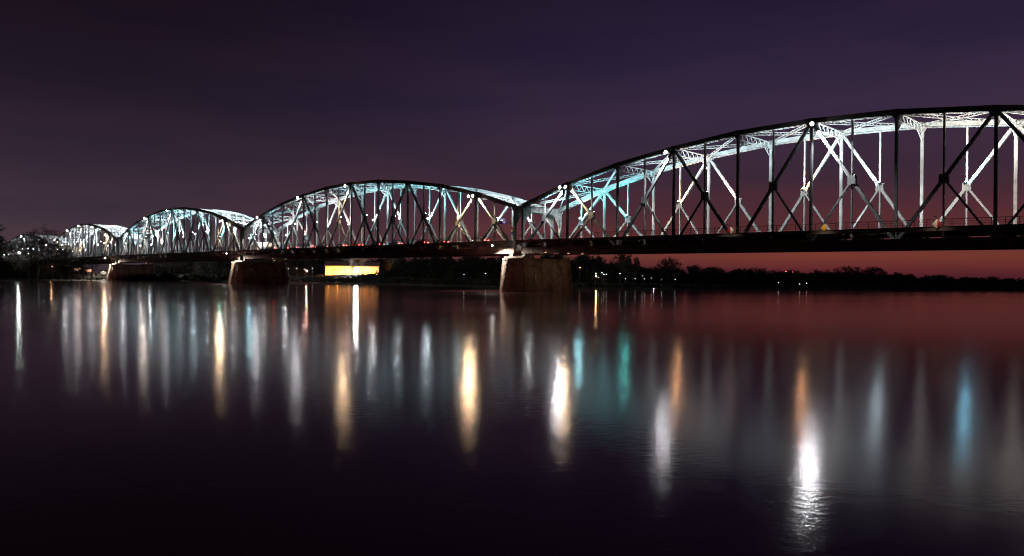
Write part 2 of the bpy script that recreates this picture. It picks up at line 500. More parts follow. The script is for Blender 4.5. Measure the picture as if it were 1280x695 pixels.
def make_span(label, s0, length, hs=1.0, first_flag=None):
    root = empty('truss_span', bridge_pt(s0, 0), BRZ)
    tag(root, label, 'bridge span', 'arched truss spans of the bridge')
    z0 = deck_z(s0); slope = (deck_z(s0+length)-z0)/length
    P = length/NP
    fine = s0 > -200

    def V(n, y, z):
        return Vector((n*P, y, z+slope*n*P))

    def top(n):
        k = min(n, NP-n)
        i = int(k//2); t = (k-2*i)/2
        h = HT[i] if t == 0 else HT[i]*(1-t)+HT[i+1]*t
        return h*hs
    Y = Vector((0, 1, 0))
    pitch = 0.75 if fine else 1.1
    for yt, inn in ((0.0, 1), (W, -1)):
        # top chord: open-bottomed box, kinked at every second panel point
        c = MB()
        for n in range(0, NP, 2):
            a, b = V(n, yt, top(n)-0.45), V(n+2, yt, top(n+2)-0.45)
            d = (b-a).normalized(); up = Vector((-d.z, 0, d.x))
            for k in (-1, 1):
                c.bar(a+Y*(k*0.36), b+Y*(k*0.36), 0.78, 0.05)
                c.bar(a+Y*(k*0.40)-up*0.40, b+Y*(k*0.40)-up*0.40, 0.04, 0.26)
            c.bar(a+up*0.415, b+up*0.415, 0.05, 0.98)
            nb = int((b-a).length/(0.9 if fine else 1.4))
            for i in range(nb):
                t = (i+0.5)/nb; q = a.lerp(b, t)-up*0.43
                c.bar(q-d*0.12, q+d*0.12, 0.025, 0.62)
            # splice covers over the kink
            if n:
                c.bar(a-d*0.5+up*0.46, a+d*0.5+up*0.46, 0.03, 0.86)
        c.build('top_chord', STEEL, root)
        # bottom chord: deep web with stiffeners
        c = MB()
        for k in (-1, 1):
            c.bar(V(0, yt+k*0.30, LEVEL_BOT-0.05), V(NP, yt+k*0.30, LEVEL_BOT-0.05), 1.25, 0.05)
        c.bar(V(0, yt, LEVEL_BOT-0.70), V(NP, yt, LEVEL_BOT-0.70), 0.05, 0.95)
        c.bar(V(0, yt, LEVEL_BOT+0.60), V(NP, yt, LEVEL_BOT+0.60), 0.05, 0.80)
        for i in range(NP*4+1):
            n = i/4
            for k in (-1, 1):
                c.bar(V(n, yt+k*0.345, LEVEL_BOT-0.66), V(n, yt+k*0.345, LEVEL_BOT+0.56), 0.10, 0.04 if i % 4 else 0.07)
        c.build('bottom_chord', DECK, root)
        # posts
        for n in range(0, NP+1):
            c = MB(); b, t = V(n, yt, LEVEL_BOT+0.55), V(n, yt, top(n)-0.86)
            if n % 2 == 0:
                w_ = 0.42 if n % 20 else 0.62
                X = Vector((1, 0, 0))
                for k in (-1, 1):
                    c.bar(b+Y*(k*0.19), t+Y*(k*0.19), 0.05, w_, X)
                c.bar(b, t, 0.33, 0.05, X)
                if n % 20 == 0:
                    c.bar(b+X*(0.30 if n == 0 else -0.30), t+X*(0.30 if n == 0 else -0.30), 0.43, 0.04, X)
                # gussets at the head
                for k in (-1, 1):
                    g = 0.75 if n % 4 == 2 else 0.5
                    yy = yt+k*0.395
                    c.prism([V(n, yy, top(n)-0.25)+Vector((-g*1.3, 0, 0)), V(n, yy, top(n)-0.25)+Vector((g*1.3, 0, 0)),
                             V(n, yy, top(n)-1.0)+Vector((g*1.1, 0, 0)), V(n, yy, top(n)-1.75), V(n, yy, top(n)-1.0)+Vector((-g*1.1, 0, 0))], (0, 0.02*k, 0))
            else:
                laced(c, b, t, 0.22, 0.34, Y, pitch*0.8, lace=0.07)
            c.build('post', STEEL, root)
        # main diagonals and the short struts that prop their middles
        for n in range(2, NP, 4):
            for sg in (-1, 1):
                c = MB(); a = V(n, yt, top(n)-0.5); b = V(n+2*sg, yt, LEVEL_BOT+0.1)
                laced(c, a, b, 0.46, 0.46, Y, pitch, lace=0.08)
                mid = a.lerp(b, 0.5)
                for k in (-1, 1):      # joint plate at mid height
                    yy = k*0.30
                    c.prism([mid+Vector((-0.6*1, yy, 0.65)), mid+Vector((0.6, yy, 0.65)), mid+Vector((0.65, yy, -0.65)), mid+Vector((-0.65, yy, -0.65))], (0, 0.02*k, 0))
                c.build('diagonal', STEEL, root)
                c = MB()
                laced(c, mid, V(n, yt, LEVEL_BOT+0.1), 0.28, 0.36, Y, pitch*0.8, lace=0.07)
                c.build('strut', STEEL, root)
    # portals: plate girders with an arched underside
    for n in (0, NP):
        c = MB(); K = 24; xo = 0.0
        lo = []
        for i in range(K+1):
            t = i/K; y = 0.3+(W-0.6)*t; e = min(t, 1-t)*(W-0.6)
            drop = 1.35 + 3.0*max(0, 1-e/3.2)**2.2
            lo.append((y, drop))
        for i in range(K):
            (ya, da), (yb, db) = lo[i], lo[i+1]
            zt = top(n)-0.3
            for dx in (-0.12, 0.09):
                c.quad_box([V(n, ya, zt-da)+Vector((dx, 0, 0)), V(n, ya, zt-da)+Vector((dx+0.03, 0, 0)), V(n, yb, zt-db)+Vector((dx+0.03, 0, 0)), V(n, yb, zt-db)+Vector((dx, 0, 0)),
                            V(n, ya, zt)+Vector((dx, 0, 0)), V(n, ya, zt)+Vector((dx+0.03, 0, 0)), V(n, yb, zt)+Vector((dx+0.03, 0, 0)), V(n, yb, zt)+Vector((dx, 0, 0))])
            c.bar(V(n, ya, zt-da-0.02), V(n, yb, zt-db-0.02), 0.04, 0.42, (1, 0, 0))
            if i % 3 == 1:
                c.bar(V(n, ya, zt-da)+Vector((-0.16, 0, 0)), V(n, ya, zt-0.02)+Vector((-0.16, 0, 0)), 0.08, 0.09, (0, 1, 0))
                c.bar(V(n, ya, zt-da)+Vector((0.16, 0, 0)), V(n, ya, zt-0.02)+Vector((0.16, 0, 0)), 0.08, 0.09, (0, 1, 0))
        c.bar(V(n, 0.3, top(n)-0.28), V(n, W-0.3, top(n)-0.28), 0.05, 0.46, (1, 0, 0))
        c.build('portal', STEEL, root)
    # sway frames between the two top chords
    for n in range(2, NP, 2):
        c = MB()
        zt, zb = top(n)-0.35, top(n)-1.55
        c.bar(V(n, 0.3, zt), V(n, W-0.3, zt), 0.14, 0.20, (1, 0, 0)); c.bar(V(n, 0.3, zb), V(n, W-0.3, zb), 0.12, 0.18, (1, 0, 0))
        K = 14
        for i in range(K):
            ya, yb = 0.3+(W-0.6)*i/K, 0.3+(W-0.6)*(i+1)/K
            za, zc = (zt, zb) if i % 2 else (zb, zt)
            c.bar(V(n, ya, za), V(n, yb, zc), 0.09, 0.10, (1, 0, 0))
        for ya, yb in ((0.3, 2.6), (W-0.3, W-2.6)):
            c.bar(V(n, ya, zb-1.5), V(n, yb, zb), 0.12, 0.16, (1, 0, 0))
            c.bar(V(n, (ya+yb)/2, zb-0.75), V(n, ya, zb), 0.07, 0.08, (1, 0, 0))
            c.bar(V(n, (ya+yb)/2, zb-0.75), V(n, (ya+yb)/2, zb), 0.07, 0.08, (1, 0, 0))
        c.build('sway_frame', STEEL, root)
    # crossed lattice bracing in the top plane
    for n in range(0, NP, 2):
        for ya, yb in ((0.35, W-0.35), (W-0.35, 0.35)):
            c = MB()
            zz = -0.55 if ya < 1 else -0.50
            lattice(c, V(n, ya, top(n)+zz), V(n+2, yb, top(n+2)+zz), 0.42, (0, 0, 1), 0.62 if fine else 0.9, 0.085, 0.06)
            c.build('bracing', STEEL, root)
    # floor: slab, kerbs, beams and stringers
    c = MB()
    c.quad_box([V(0, 0.6, -0.42), V(NP, 0.6, -0.42), V(NP, W-0.6, -0.42), V(0, W-0.6, -0.42), V(0, 0.6, -0.14), V(NP, 0.6, -0.14), V(NP, W-0.6, -0.14), V(0, W-0.6, -0.14)])
    c.build('roadway', ASPH, root)
    c = MB()
    for ya, yb in ((0.62, 0.98), (W-0.98, W-0.62)):
        c.quad_box([V(0, ya, -0.138), V(NP, ya, -0.138), V(NP, yb, -0.138), V(0, yb, -0.138), V(0, ya, 0.18), V(NP, ya, 0.18), V(NP, yb, 0.18), V(0, yb, 0.18)])
    c.build('kerb', CONC, root)
    for n in range(NP+1):
        c = MB()
        c.bar(V(n, 0.4, -1.55), V(n, W-0.4, -1.55), 1.5, 0.05, (1, 0, 0))
        c.bar(V(n, 0.4, -2.31), V(n, W-0.4, -2.31), 0.04, 0.42, (1, 0, 0))
        c.bar(V(n, 0.4, -0.82), V(n, W-0.4, -0.82), 0.04, 0.42, (1, 0, 0))
        c.build('floor_beam', DECK, root)
    c = MB()
    for i in range(6):
        y = 1.6+(W-3.2)*i/5
        c.bar(V(0, y, -0.62), V(NP, y, -0.62), 0.36, 0.16)
    c.build('stringers', DECK, root)
    # walkways on brackets outside both trusses
    for sg, y0 in ((-1, 0.0), (1, W)):
        c = MB()
        ya, yb = y0+sg*0.50, y0+sg*2.15
        lo_, hi_ = min(ya, yb), max(ya, yb)
        c.quad_box([V(0, lo_, -0.22), V(NP, lo_, -0.22), V(NP, hi_, -0.22), V(0, hi_, -0.22), V(0, lo_, -0.03), V(NP, lo_, -0.03), V(NP, hi_, -0.03), V(0, hi_, -0.03)])
        c.build('walkway', CONC, root)
        c = MB()
        c.bar(V(0, y0+sg*2.19, -0.27), V(NP, y0+sg*2.19, -0.27), 0.62, 0.06)
        c.bar(V(0, y0+sg*2.24, 0.02), V(NP, y0+sg*2.24, 0.02), 0.06, 0.16)
        c.bar(V(0, y0+sg*2.24, -0.58), V(NP, y0+sg*2.24, -0.58), 0.05, 0.16)
        for n in range(NP+1):
            c.prism([V(n, y0+sg*0.37, -0.23), V(n, y0+sg*2.15, -0.23), V(n, y0+sg*2.15, -0.55), V(n, y0+sg*0.37, -1.5)], (0.06, 0, 0))
        c.build('fascia', DECK, root)
        c = MB()
        yr = y0+sg*2.10
        cnt = NP*4
        for i in range(cnt+1):
            n = NP*i/cnt
            c.bar(V(n, yr, -0.03), V(n, yr, 1.05), 0.07, 0.07)
        for z, t in ((1.07, 0.08), (0.72, 0.04), (0.40, 0.04)):
            c.bar(V(0, yr, z), V(NP, yr, z), t, t)
        c.build('railing', RAIL, root)
    return root, V, top, P


def joint(V, top, n, y):
    """middle of the main diagonal at odd panel point n"""
    k = n-1 if (n-1) % 4 == 2 else n+1
    b = n+1 if k == n-1 else n-1
    return V(k, y, top(k)-0.5).lerp(V(b, y, LEVEL_BOT+0.1), 0.5), (1 if k > n else -1)


def floodlight(root, pos, aim, color, lens, radius=0.17):
    """lamp housing on a short bracket, glowing lens as a sub-part"""
    aim = Vector(aim).normalized(); pos = Vector(pos)
    c = MB(); s = aim.orthogonal().normalized()
    c.bar(pos-aim*0.34, pos-aim*0.02, 0.40, 0.40, s)
    c.bar(pos-aim*0.46, pos-aim*0.34, 0.24, 0.24, s)
    c.bar(pos-aim*0.30-Vector((0, 0, 0.35)), pos-aim*0.30, 0.07, 0.07, s)
    h = c.build('floodlight', DARK, root)
    c = MB(); c.ico(pos+aim*0.06, radius)
    c.build('lens', lampcol(color, lens), h)
    return h


def inner_lamps(root, V, top, spec, yside, power, lens=60.0):
    """floodlights at mid-height joints, inside the trusses, shining up at the chord and bracing"""
    y = 0.0 if yside == 0 else W; inn = 1 if yside == 0 else -1
    for n, col, k in spec:
        j, lean = joint(V, top, n, y)
        p = j+Vector((0, inn*0.75, 0.75))
        if yside == 0:
            aim = Vector((0.12*lean, 0.60, 0.80))
        else:
            aim = Vector((0.45*lean, -0.05, 0.90))
        h = floodlight(root, p, aim, col, lens*k*1.6, 0.118)
        spot(h, p+aim.normalized()*0.3, aim, col, power*k*(0.85 if yside == 0 else 0.8), 118, 0.9, 0.12)
        if yside == 0:      # second, weaker beam across the road at the lower half of the far truss
            spot(h, p+Vector((0, 0.35, 0)), (0, 1, -0.40), tuple(0.6*a_+0.4*b2 for a_, b2 in zip(col, (1, 0.82, 0.76))), power*k*0.18, 125, 0.9, 0.12)


def outer_lamps(root, V, top, spec, power):
    """strong lamps under the near top chord, lighting the diagonals down from their heads"""
    for n, sg, col, k, lens in spec:
        p = V(n, -1.75, top(n)-0.95)+Vector((sg*0.75, 0, -0.25))
        foot = V(n+2*sg, 0, LEVEL_BOT)
        aim = (V(n, -0.2, top(n)-0.5).lerp(foot, 0.16)-p).normalized()
        c = MB(); c.tube(p+Vector((0, 0.02, 0)), p+Vector((0, 0.30, 0)), 0.30, 0.20, 12); c.bar(p+Vector((0, 0.30, 0)), p+Vector((0, 1.34, 0.60)), 0.10, 0.10, (1, 0, 0))
        h = c.build('floodlight', DARK, root)
        c = MB(); c.poly([p+Vector((0.28*cos(a_*pi/8), 0.0, 0.28*sin(a_*pi/8))) for a_ in range(16)]); c.build('lens', lampcol(col, lens*0.60), h)
        spot(h, p+Vector((sg*0.1, 0.05, -0.42)), aim, col, power*k*2.6, 78, 1.0, 0.12)


PW = 19000.0
sA = make_span('nearest and largest arched truss span, running off the right edge of the picture', 0.0, 130.0)
inner_lamps(*sA[:3], [(1, CYAN, 1.0), (3, CYAN, 1.0), (5, ICE, 1.0), (7, ICE, 1.0), (9, PALE, 1.1), (11, PALE, 1.15), (13, CREAM, 1.2), (15, CREAM, 1.1), (17, WHITE, 1), (19, WHITE, 1)], 0, PW*1.6)
inner_lamps(*sA[:3], [(1, CYAN, 1.0), (3, TEAL, 0.9), (5, ORANGE, 1.0), (7, PINK, 0.8), (9, ORANGE, 0.9), (11, ICE, 0.9), (13, BLUE, 0.75), (15, CREAM, 0.8), (17, WHITE, 1), (19, WHITE, 1)], 1, PW, 480)
outer_lamps(*sA[:3], [(2, -1, WHITE, 1.2, 900), (2, 1, WARM, 1.2, 900), (6, -1, WHITE, 0.6, 500), (10, 1, WHITE, 1.8, 1400)], 9000)

sB = make_span('second arched truss span from the right, between the two tall stone piers', -133.282, 130.793)
inner_lamps(*sB[:3], [(n, (CYAN if n in (3, 9, 11, 13, 15) else ICE), 1.0) for n in range(1, 20, 2)], 0, PW*1.3)
inner_lamps(*sB[:3], [(1, WHITE, 1.0), (3, PINK, .8), (5, WHITE, 1), (7, PINK, 1), (9, WHITE, 1), (11, PALE, 1.2), (13, PALE, 1), (15, CYAN, 1), (17, ICE, 1), (19, WHITE, 1)], 1, PW, 520)
outer_lamps(*sB[:3], [(18, -1, WARM, 1.3, 1150), (18, 1, WARM, 1.3, 1250), (10, -1, WARM, 1.0, 1400), (6, -1, WHITE, 0.8, 700), (2, -1, WHITE, 1, 700)], 9000)

sC = make_span('third arched truss span from the right, glowing cyan between two stone piers', -257.108, 121.337)
inner_lamps(*sC[:3], [(n, (CYAN if n in (1, 3, 7, 9, 11) else ICE), 1.0) for n in range(1, 20, 2)], 0, PW*2.3)
inner_lamps(*sC[:3], [(n, c, 1.0) for n, c in zip(range(1, 20, 2), (PALE, PINK, TEAL, WHITE, ICE, PALE, TEAL, WHITE, CYAN, WHITE))], 1, PW*2.3, 620)
outer_lamps(*sC[:3], [(18, -1, WARM, 1.0, 1700), (18, 1, WARM, 0.7, 900), (6, -1, CREAM, 1.2, 1500), (2, -1, WHITE, 1.2, 700), (10, -1, WHITE, 1.0, 400)], 9000)

sD = make_span('fourth arched truss span from the right, small and whitish, ending behind the bare tree', -362.231, 102.634, 0.935)
inner_lamps(*sD[:3], [(n, (WHITE if n % 4 == 1 else ICE), 0.9) for n in range(1, 20, 2)], 0, PW*2.3)
inner_lamps(*sD[:3], [(n, c, 1.0) for n, c in zip(range(1, 20, 2), (ORANGE, WHITE, PALE, WHITE, ORANGE, PINK, BLUE, WHITE, BLUE, WHITE))], 1, PW*1.9, 720)
outer_lamps(*sD[:3], [(18, -1, WARM, 1.0, 2600), (2, -1, WARM, 1.3, 2600), (6, 1, WHITE, 1.0, 900), (10, -1, WHITE, 1.0, 900), (14, 1, WHITE, 1.0, 500)], 9000)

sE = make_span('farthest arched truss span at the left edge, half hidden by a bare tree', -483.0, 118.2, 0.88)
inner_lamps(*sE[:3], [(n, WHITE if n % 4 == 1 else PALE, 0.6) for n in range(1, 20, 2)], 0, PW*1.3)
inner_lamps(*sE[:3], [(n, WHITE, 0.6) for n in range(3, 20, 4)], 1, PW*1.3, 320)
outer_lamps(*sE[:3], [(2, -1, WHITE, 0.8, 500), (10, 1, WHITE, 0.8, 500), (18, 1, WHITE, .8, 500)], 8000)

# ------------------------------------------------------------------ piers


def make_pier(label, s, lamp_near, lamp_far, warm=0, blunt=0.07, base_z=-1.0):
    """granite pier with pointed cutwaters; local x along the bridge, y across it"""
    ctr = bridge_pt(s, 0); ctr.z = 0
    root = empty('stone_pier', ctr, BRZ)
    tag(root, label, 'bridge pier', 'stone river piers')
    ztop = deck_z(s)-4.35; R = random.Random(int(abs(s))+3)
    nose = (-4.8, -1.8, 14.4, 17.4)

    def ring(z, grow=0.0):
        t = z/ztop; hx = 4.0-0.85*t+grow; nt = 1.55*t
        y0, y1, y2, y3 = nose[0]+nt-grow, nose[1]-grow*0.5, nose[2]+grow*0.5, nose[3]-nt+grow
        return [(hx*blunt, y0, z), (hx*(0.55+0.8*blunt), (y0*(0.50+0.4*blunt)+y1*(0.50-0.4*blunt)), z), (hx, y1, z), (hx, y2, z), (hx*(0.55+0.8*blunt), (y3*(0.50+0.4*blunt)+y2*(0.50-0.4*blunt)), z), (hx*blunt, y3, z), (-hx*blunt, y3, z),
                (-hx*(0.55+0.8*blunt), (y3*(0.50+0.4*blunt)+y2*(0.50-0.4*blunt)), z), (-hx, y2, z), (-hx, y1, z), (-hx*(0.55+0.8*blunt), (y0*(0.50+0.4*blunt)+y1*(0.50-0.4*blunt)), z), (-hx*blunt, y0, z)]
    c = MB(); rings = [ring(base_z, 0.05)]; z = 0.0; k = 0
    while z < ztop-0.3:
        h = min(0.52, ztop-z); g = 0.06 if k % 2 else 0.03
        g += R.uniform(-0.02, 0.03)
        rings += [ring(z+0.01, 0.0), ring(z+0.05, g), ring(z+h-0.05, g), ring(z+h-0.01, 0.0)]
        z += h; k += 1
    rings.append(ring(z, -0.04))
    c.rings(rings)
    # rough quoin blocks along the near and far cutwater edges
    for i in range(int(ztop/0.52)):
        z0_ = i*0.52+0.06
        for far, k in ((0, 0), (0, 11), (1, 5), (1, 6)):      # corner blocks of the blunt cutwaters
            p = Vector(ring(z0_+0.2, 0.02)[k]); a = 0.75 if (i+k) % 2 else 0.42
            sg = 1 if far else -1; sx = 1 if p.x > 0 else -1; d = R.uniform(0.03, 0.13)
            c.prism([(p.x-sx*a, p.y+sg*d, z0_), (p.x+sx*0.05, p.y+sg*d, z0_), (p.x+sx*a*0.7, p.y-sg*a*0.55+sg*d, z0_), (p.x+sx*0.2, p.y-sg*a, z0_), (p.x-sx*a, p.y-sg*0.3, z0_)], (0, 0, 0.41))
        for cx in (-1, 1):
            r0 = ring(z0_+0.2, 0.02); p = Vector(r0[2 if cx > 0 else 9])
            a = 0.7 if i % 2 else 0.4; d = R.uniform(0.04, 0.12)
            c.box(p.x-0.3 if cx > 0 else p.x-d, p.x+d if cx > 0 else p.x+0.3, p.y-a*0.35, p.y+a, z0_, z0_+0.41)
    c.build('shaft', STONE, root)
    # coping slab and the block that carries the bearings
    c = MB(); c.rings([ring(ztop+0.004, 0.18), ring(ztop+0.32, 0.20), ring(ztop+0.40, 0.05)]); c.build('coping', STONE, root)
    c = MB()
    for y in (-0.1, W+0.1):
        c.box(-3.0, 3.0, y-1.5, y+1.5, ztop+0.405, ztop+0.80)
    c.build('bearing_block', STONE, root)
    for y in (0, W):
        for x in (-1.9, 1.9):
            c = MB()
            c.box(x-0.62, x+0.62, y-0.55, y+0.55, ztop+0.805, ztop+0.92)
            zt = deck_z(s)+LEVEL_BOT-0.74
            c.prism([(x-0.5, y-0.35, ztop+0.93), (x+0.5, y-0.35, ztop+0.93), (x+0.2, y-0.35, zt-0.12), (x-0.2, y-0.35, zt-0.12)], (0, 0.7, 0))
            c.box(x-0.45, x+0.45, y-0.45, y+0.45, zt-0.115, zt-0.004)
            c.build('bearing', STEEL, root)
    # service lamps on arms below the walkway, shining on the masonry
    for y, on, sx in ((-3.2 if blunt < 0.1 else -4.6, lamp_near, -1), (W+3.2, lamp_far, 1)):
        if not on:
            continue
        zl = deck_z(s)-0.95
        c = MB(); xl = -5.2 if blunt < 0.1 else -2.6
        yb = -0.3 if y < 0 else W+0.3
        c.bar((xl, yb, zl+0.12), (xl, y, zl+0.12), 0.10, 0.10, (1, 0, 0))
        c.bar((-1.6, yb, zl+0.12), (xl, yb, zl+0.12), 0.10, 0.10, (0, 1, 0))
        c.tube((xl, y, zl+0.16), (xl, y, zl-0.06), 0.16, 0.24, 8)
        a = c.build('service_or_fill_lamp', DARK, root)
        c = MB(); c.ico((xl, y, zl-0.12), 0.15); c.build('lens', lampcol(CREAM, 90*on), a)
        spot(a, (xl, y, zl-0.32), (0.25, 0.06 if y < 0 else -0.06, -1), CREAM, 16000*on, 150, 0.5, 0.12)
    if warm:      # added fill lamps, hidden under the floor beams, to brighten the pier's side face
        for y in (-1.3, W*0.5, W-1.5):
            zl = deck_z(s)-2.75
            c = MB(); c.box(9.0, 9.5, y-0.2, y+0.2, zl, zl+0.2); a = c.build('service_or_fill_lamp', DARK, root)
            c = MB(); c.box(9.05, 9.45, y-0.15, y+0.15, zl-0.05, zl-0.004); c.build('lens', lampcol(ORANGE, 3), a)
            spot(a, (9.2, y, zl-0.2), (-0.55, 0, -1), (1, 0.64, 0.40), warm*0.42, 150, 0.8, 0.3)
    return root


make_pier('largest stone pier, nearest of the row, under the joint of the two biggest spans', -GAP/2, 1.0, 0.4, 420)
make_pier('middle stone pier with a bright lamp at its upper right corner', -133.282-GAP/2, 1.0, 0.6, 40, 0.30)
make_pier('leftmost stone pier, small and far, its left face lit pale', -257.108-GAP/2, 1.6, 0.5, 0, 0.40)
make_pier('dark far pier mostly hidden by the trees of the left bank', -362.231-GAP/2, 0.0, 0.0)

# ------------------------------------------------------------------ trees and woods


TW = 0.036


def grow(tb, cb, p, d, L, r, depth, R, maxd, spread, up):
    """one limb: two bent segments, then forks"""
    segs = 3 if depth < 2 else 2
    for i in range(segs):
        d2 = (d + Vector((R.gauss(0, .10), R.gauss(0, .10), R.gauss(0, .06)+up*0.05))).normalized()
        q = p+d2*(L/segs); r2 = r*0.86
        (tb if depth <= 1 else cb).tube(p, q, max(r, TW), max(r2, TW*0.8), 7 if depth < 2 else (5 if depth < 4 else 3))
        p, d, r = q, d2, r2
        if depth >= 1 and i < segs-1 and depth < maxd and R.random() < 0.75:
            side = d.orthogonal().normalized(); side.rotate(Matrix.Rotation(R.uniform(0, 2*pi), 3, d))
            grow(tb, cb, p, (d*0.65+side*spread+Vector((0, 0, up*0.15))).normalized(), L*R.uniform(.5, .7), r*0.5, depth+1, R, maxd, spread, up)
    if depth >= maxd:
        return
    k = R.choice((2, 3, 3)) if depth else R.choice((4, 5))
    a0 = R.uniform(0, 2*pi)
    for i in range(k):
        side = d.orthogonal().normalized(); side.rotate(Matrix.Rotation(a0+2*pi*i/k+R.uniform(-.4, .4), 3, d))
        sp = spread*R.uniform(.6, 1.25)
        grow(tb, cb, p, (d+side*sp+Vector((0, 0, up*0.2))).normalized(), L*R.uniform(.62, .84), r*R.uniform(.55, .7), depth+1, R, maxd, spread, up)


def tree_proto(seed, maxd=5, spread=0.75, up=0.5, trunk=0.24, buds=0, tw=0.036):
    global TW
    TW = tw
    R = random.Random(seed); tb, cb = MB(), MB()
    grow(tb, cb, Vector((0, 0, -0.4)), Vector((0, 0, 1)), 10*trunk, 0.20, 0, R, maxd, spread, up)
    if buds:
        tips = cb.v[::37]
        for p in tips:
            for _ in range(buds):
                c = Vector(p)+Vector((R.gauss(0, .25), R.gauss(0, .25), R.gauss(0, .22))); a = Vector((R.gauss(0, 1), R.gauss(0, 1), R.gauss(0, 1))).normalized()*0.11
                b = a.orthogonal().normalized()*0.09
                cb.poly([c-a, c+b, c+a, c-b])
    h = max(v[2] for v in cb.v)
    for mb in (tb, cb):
        mb.v = [(v[0]/h, v[1]/h, v[2]/h) for v in mb.v]
    return tb.mesh('trunk', BARK), cb.mesh('crown', TWIG)


PROTO = {'spread': tree_proto(11, 6, 0.80, 0.5, 0.24, 0, 0.055), 'tall': tree_proto(23, 6, 0.52, 0.9, 0.30), 'round': tree_proto(5, 5, 0.85, 0.45, 0.20, 3),
         'thin': tree_proto(41, 4, 0.5, 1.0, 0.30), 'wide': tree_proto(8, 6, 0.95, 0.30, 0.20), 'hero': tree_proto(11, 5, 0.80, 0.5, 0.24, 0, 0.10), 'fine': tree_proto(8, 6, 0.95, 0.30, 0.20, 0, 0.019)}


def tree(kind, px, top_py, Y, label, group=None, wide=1.0, rz=0.0):
    b = on_bank(px, Y); h = at(px, top_py, Y).z-b.z
    root = empty('bare_tree' if kind != 'round' else 'bushy_tree', b, rz)
    root.scale = (h*wide, h*wide, h)
    tag(root, label, 'tree', group)
    for nm, me in zip(('trunk', 'crown'), PROTO[kind]):
        o = bpy.data.objects.new(nm, me); COL.objects.link(o); o.parent = root
    return root


tree('fine', 46, 277, 308, 'big bare tree with a wide twiggy crown in front of the farthest bridge span', wide=1.0, rz=0.6)
tree('spread', -16, 270, 300, 'bare tree at the very left edge, only its right twigs inside the picture', wide=0.95, rz=2.0)
tree('hero', 785, 312, 262, 'tall bare forked tree right of the largest pier, its top touching the bridge deck', wide=0.85, rz=1.0)
tree('round', 838, 319.5, 275, 'dense round-topped tree standing clear against the red sky right of the tall bare tree', wide=0.95)
tree('spread', 742, 318, 268, 'spreading bare tree just right of the largest pier, left of the tall forked tree', wide=1.1, rz=2.2)
tree('tall', 722, 316, 266, 'narrow bare tree half hidden behind the far end of the largest pier', rz=.5)
tree('thin', 765, 322, 272, 'slim bare tree between the spreading tree and the tall forked tree', wide=1.2, rz=1.4)
tree('round', 1062, 331, 420, 'left one of two broad round crowns on the skyline below the yellow diamond sign', wide=1.6, rz=.4)
tree('round', 1090, 332, 425, 'right one of two broad round crowns on the skyline below the yellow diamond sign', wide=1.5, rz=2.4)
tree('round', 946, 333, 330, 'rounded tree on the skyline below the red and white diamond sign at left', wide=1.3, rz=1.1)
tree('tall', 868, 330, 290, 'ragged upright tree right of the dense round-topped tree', wide=1.2, rz=2)
for i in range(26):
    px = rnd.uniform(200, 615); Y = interp(px, SHORE)+rnd.uniform(30, 70)
    tree(rnd.choice(('spread', 'tall', 'wide', 'thin')), px, rnd.uniform(316, 324), Y,
         'bare tree in the dark wood on the far bank behind the stone piers', 'bare trees of the wood behind the piers', rnd.uniform(.8, 1.1), rnd.uniform(0, 6))
for i in range(9):
    px = 2+i*14+rnd.uniform(-4, 4)
    tree(rnd.choice(('fine', 'thin')), px, rnd.uniform(316, 326), 310+rnd.uniform(3, 20),
         'small bare tree in the thicket on the left bank', 'small bare trees of the left thicket', rnd.uniform(.8, 1.2), rnd.uniform(0, 6))
for i in range(16):
    px = 805+i*31+rnd.uniform(-8, 8)
    tree(rnd.choice(('round', 'spread', 'tall')), px, interp(px, [(800, 334), (900, 336), (1000, 340), (1130, 343), (1300, 348)])-rnd.uniform(-1, 3.5), interp(px, SHORE)+rnd.uniform(60, 150),
         'small dark tree on the far skyline under the nearest span', 'small trees on the far skyline', rnd.uniform(1, 1.6), rnd.uniform(0, 6))


def brush(name, x0, x1, tops, dep, n, seed, label=None, tri=0.55):
    """tangled winter undergrowth as one mass: many small faces and upright twigs"""
    R = random.Random(seed); mb = MB()
    for i in range(n):
        px = x0+(x1-x0)*R.random(); Y = interp(px, SHORE)+R.uniform(*dep)
        b = on_bank(px, Y); tz = at(px, interp(px, tops), Y).z-b.z
        if tz < 0.4:
            tz = 0.4
        h = 1.1*tz*R.uniform(.75, 1.08)*(0.9+0.10*sin(px*0.13)+0.07*sin(px*0.37+1)+0.05*sin(px*0.9)); rad = min(2.6, 0.6+h*0.35)
        for _ in range(34):
            t = R.random()**0.8
            a = R.uniform(0, 2*pi); rr = rad*sqrt(R.random())*(1-0.75*t*t)
            c = b+Vector((cos(a)*rr, sin(a)*rr, t*h))
            u = Vector((R.gauss(0, 1), R.gauss(0, .5), R.gauss(0, 1))).normalized()*tri*R.uniform(.5, 1.2); v = u.orthogonal().normalized()*tri*R.uniform(.3, .8)
            mb.poly([c-u, c+v, c+u, c-v])
        for _ in range(5):
            q = b+Vector((R.gauss(0, rad*.5), R.gauss(0, rad*.5), h*R.uniform(.8, 1.12)))
            mb.bar(b+Vector((R.gauss(0, rad*.3), 0, 0)), q, 0.05, 0.05)
    o = mb.build(name, WOOD); o['kind'] = 'stuff'
    return o


